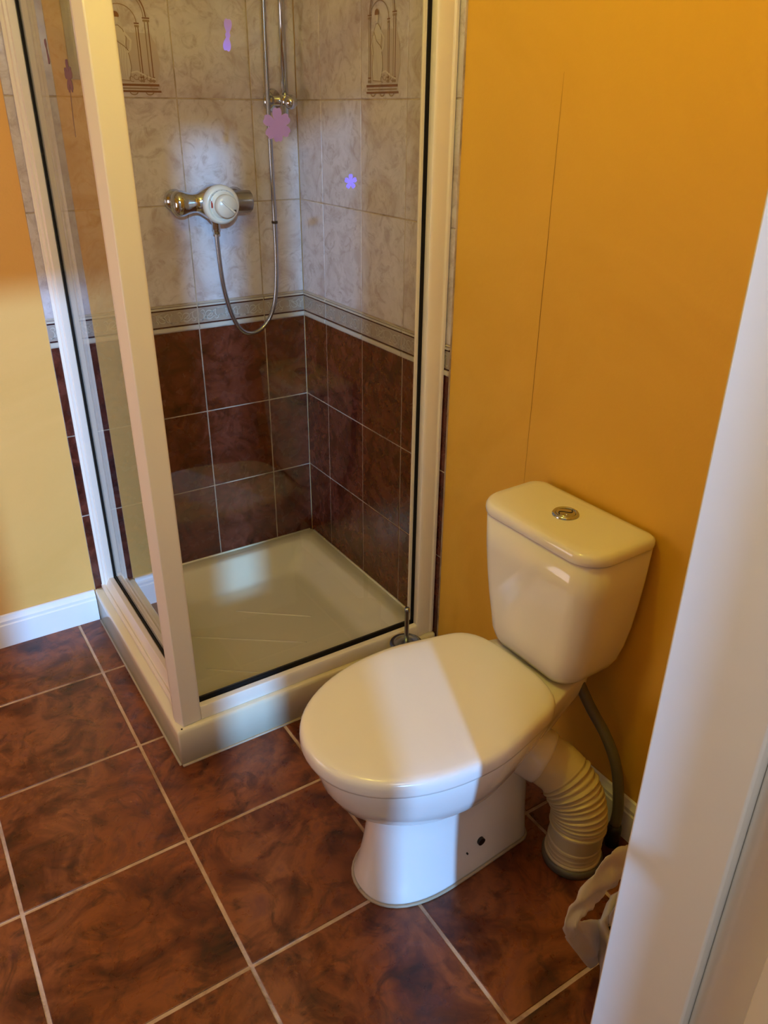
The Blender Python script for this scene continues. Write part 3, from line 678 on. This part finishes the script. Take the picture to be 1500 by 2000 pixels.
# ------------------------------------------------------------------ toilet brush
br = empty('toilet_brush', 'dark chrome toilet brush in its holder between toilet and shower', 'toilet brush', (-.160, -.872, 0))
bm = bmesh.new(); lathe(bm, [(.045, .0015), (.047, .004), (.046, .172), (.043, .176), (.040, .174)], (0, 0, 0), seg=32); obj('holder', bm, M_satin, br, smooth=True)
bm = bmesh.new(); lathe(bm, [(.046, .178), (.0475, .181), (.046, .187), (.036, .189), (.033, .186), (.010, .187)], (0, 0, 0), seg=32); obj('lid', bm, M_satin, br, smooth=True)
bm = bmesh.new(); lathe(bm, [(.0075, .186), (.0065, .19), (.0065, .288), (.0075, .290), (.0080, .300), (.0065, .305), (.001, .305)], (0, 0, 0), seg=20); obj('handle', bm, M_satin, br, smooth=True)

# ------------------------------------------------------------------ bin with bag
BX, BY = -.262, -1.862
bn = empty('waste_bin', 'small dark round waste bin beside the door lining', 'bin', (BX, BY, 0))
bm = bmesh.new(); lathe(bm, [(.078, .0015), (.081, .004), (.091, .178), (.093, .184), (.089, .184), (.082, .010), (.001, .008)], (0, 0, 0), seg=40); obj('bin_body', bm, M_black, bn, smooth=True)
bm = bmesh.new(); tube(bm, [Vector((.093*math.cos(a), .093*math.sin(a), .183)) for a in [2*PI*k/40 for k in range(41)]], .004, 8); obj('rim', bm, M_black, bn, smooth=True)
bag = empty('bin_bag', 'crumpled white plastic carrier bag hanging over the bin rim', 'bag', (BX, BY, .10))
bm = bmesh.new(); rings = []
for i, (r, z) in enumerate([(.078, .13), (.086, .17), (.093, .188), (.100, .196), (.106, .188), (.103, .16), (.100, .13), (.097, .09), (.093, .050)]):
    ring = []
    for k in range(72):
        a = 2*PI*k/72; w = .010*noise.noise(Vector((math.cos(a)*3.3, math.sin(a)*3.3, z*9)))+.006*noise.noise(Vector((math.cos(a)*9, math.sin(a)*9, z*16+4)))
        rr = r+w*(1.4 if i > 1 else .2)+(.004 if i > 3 else 0); zz = z+(.020*noise.noise(Vector((math.cos(a)*2, math.sin(a)*2, 7))) if i > 4 else 0)+(.03*(i == 8)*noise.noise(Vector((a*2.2, 1, 1))))
        ring.append(Vector((rr*math.cos(a), rr*math.sin(a), zz-.10)))
    rings.append(ring)
loft(bm, rings, False, False); obj('bag_body', bm, M_bag, bag, smooth=True)
# torn carrier handle standing over the rim: a creased sheet around an open hole
outer = [(-.290, .353), (-.338, .362), (-.370, .341), (-.404, .306), (-.428, .266), (-.434, .235), (-.415, .184), (-.378, .115), (-.348, .060), (-.328, .030)]
inner = [(-.285, .262), (-.325, .256), (-.355, .249), (-.388, .249), (-.404, .243), (-.396, .226), (-.366, .204), (-.336, .182), (-.306, .156), (-.270, .090)]
def sp2(p): return spline([(x, 0, z) for x, z in p], 7)
O_, I_ = sp2(outer), sp2(inner); bm = bmesh.new(); prev = None
for i, (a, b) in enumerate(zip(O_, I_)):
    row = []
    for q in range(13):
        t = q/12; p = a.lerp(b, t); bulge = math.sin(PI*t)
        dpt = .016*bulge+.007*math.sin(t*11+i*.33)*bulge+.008*noise.noise(Vector((p.x*30, p.z*30, 2)))+.004*noise.noise(Vector((p.x*90, p.z*60, 5)))
        yy = -1.774-dpt*.9
        row.append(bm.verts.new((p.x-BX, yy-BY, p.z-.10)))
    if prev:
        for q in range(12): bm.faces.new((prev[q], prev[q+1], row[q+1], row[q]))
    prev = row
o = obj('bag_handle', bm, M_bag, bag, smooth=True); md = o.modifiers.new('thick', 'SOLIDIFY'); md.thickness = .0012
bm = bmesh.new(); prev = None      # second flap behind the hole
for i in range(15):
    row = []
    for q in range(9):
        t, u = i/14, q/8
        x = -.300-.035*math.sin(PI*t)*(1-u)+.10*u; z = .275-.235*t
        row.append(bm.verts.new((x-BX, -1.800+.010*math.sin(u*9+t*5)+.006*noise.noise(Vector((x*50, z*50, 9)))-BY, z-.10)))
    if prev:
        for q in range(8): bm.faces.new((prev[q], prev[q+1], row[q+1], row[q]))
    prev = row
o = obj('bag_flap', bm, M_bag, bag, smooth=True); md = o.modifiers.new('thick', 'SOLIDIFY'); md.thickness = .0012

# ------------------------------------------------------------------ picture frame mirror left of the shower, ceiling lamp
mr = empty('wall_mirror', 'silver framed mirror on the back wall, seen only as a reflection in the side pane', 'mirror', (-1.12, 0, 1.60))
x0, x1, z0, z1 = -1.39, -.853, 1.596, 2.15
def bar_(a, b, c, d_):
    bm = bmesh.new(); v = []
    for (x, z), yy in ((a, .003), (b, .003), (c, .003), (d_, .003)): pass
    A = [Vector((x, .004, z)) for x, z in (a, b, c, d_)]; m1 = .5
    ra = [A[0], A[1]]; rb = [A[3], A[2]]
    rows = []
    for k in range(7):
        t = k/6; h_ = .006+.016*math.sin(PI*t)
        rows.append([ra[j].lerp(rb[j], t)+Vector((0, -h_, 0)) for j in (0, 1)])
    R = [[bm.verts.new(p-Vector((-1.12, 0, 1.60))) for p in r] for r in rows]
    for p, q in zip(R, R[1:]): bm.faces.new((p[0], p[1], q[1], q[0]))
    back = [bm.verts.new(p-Vector((-1.12, 0, 1.60))) for p in A]
    bm.faces.new(back); bm.faces.new((R[0][0], R[0][1], back[1], back[0])); bm.faces.new((R[-1][0], R[-1][1], back[2], back[3]))
    bm.faces.new([r[0] for r in R]+[back[3], back[0]]); bm.faces.new([r[1] for r in R]+[back[2], back[1]])
    obj('frame_bar', bm, M_sil, mr, smooth=False)
f = .04
bar_((x1, z0), (x1, z1), (x1-f, z1-f), (x1-f, z0+f)); bar_((x0, z1), (x0, z0), (x0+f, z0+f), (x0+f, z1-f)); bar_((x0, z0), (x1, z0), (x1-f, z0+f), (x0+f, z0+f)); bar_((x1, z1), (x0, z1), (x0+f, z1-f), (x1-f, z1-f))
bm = bmesh.new(); box(bm, (x0+f-.002+1.12, -.004, z0+f-.002-1.6), (x1-f+.002+1.12, .003, z1-f+.002-1.6)); obj('mirror_glass', bm, M_mirror, mr)

lamp = empty('ceiling_lamp', 'round warm globe lamp on the bathroom ceiling, above the picture', 'lamp', (LAMP_POS[0], LAMP_POS[1], 2.399))
bm = bmesh.new(); lathe(bm, [(.06, 0), (.06, -.02), (.03, -.035), (.012, -.04), (.012, -.12)], (0, 0, 0)); obj('lamp_base', bm, M_satin, lamp, smooth=True)
bm = bmesh.new(); bmesh.ops.create_uvsphere(bm, u_segments=24, v_segments=16, radius=.06, matrix=Matrix.Translation((0, 0, LAMP_POS[2]-2.399))); obj('lamp_globe', bm, emis('lamp_glow', LAMP_COL, LAMP), lamp, smooth=True)
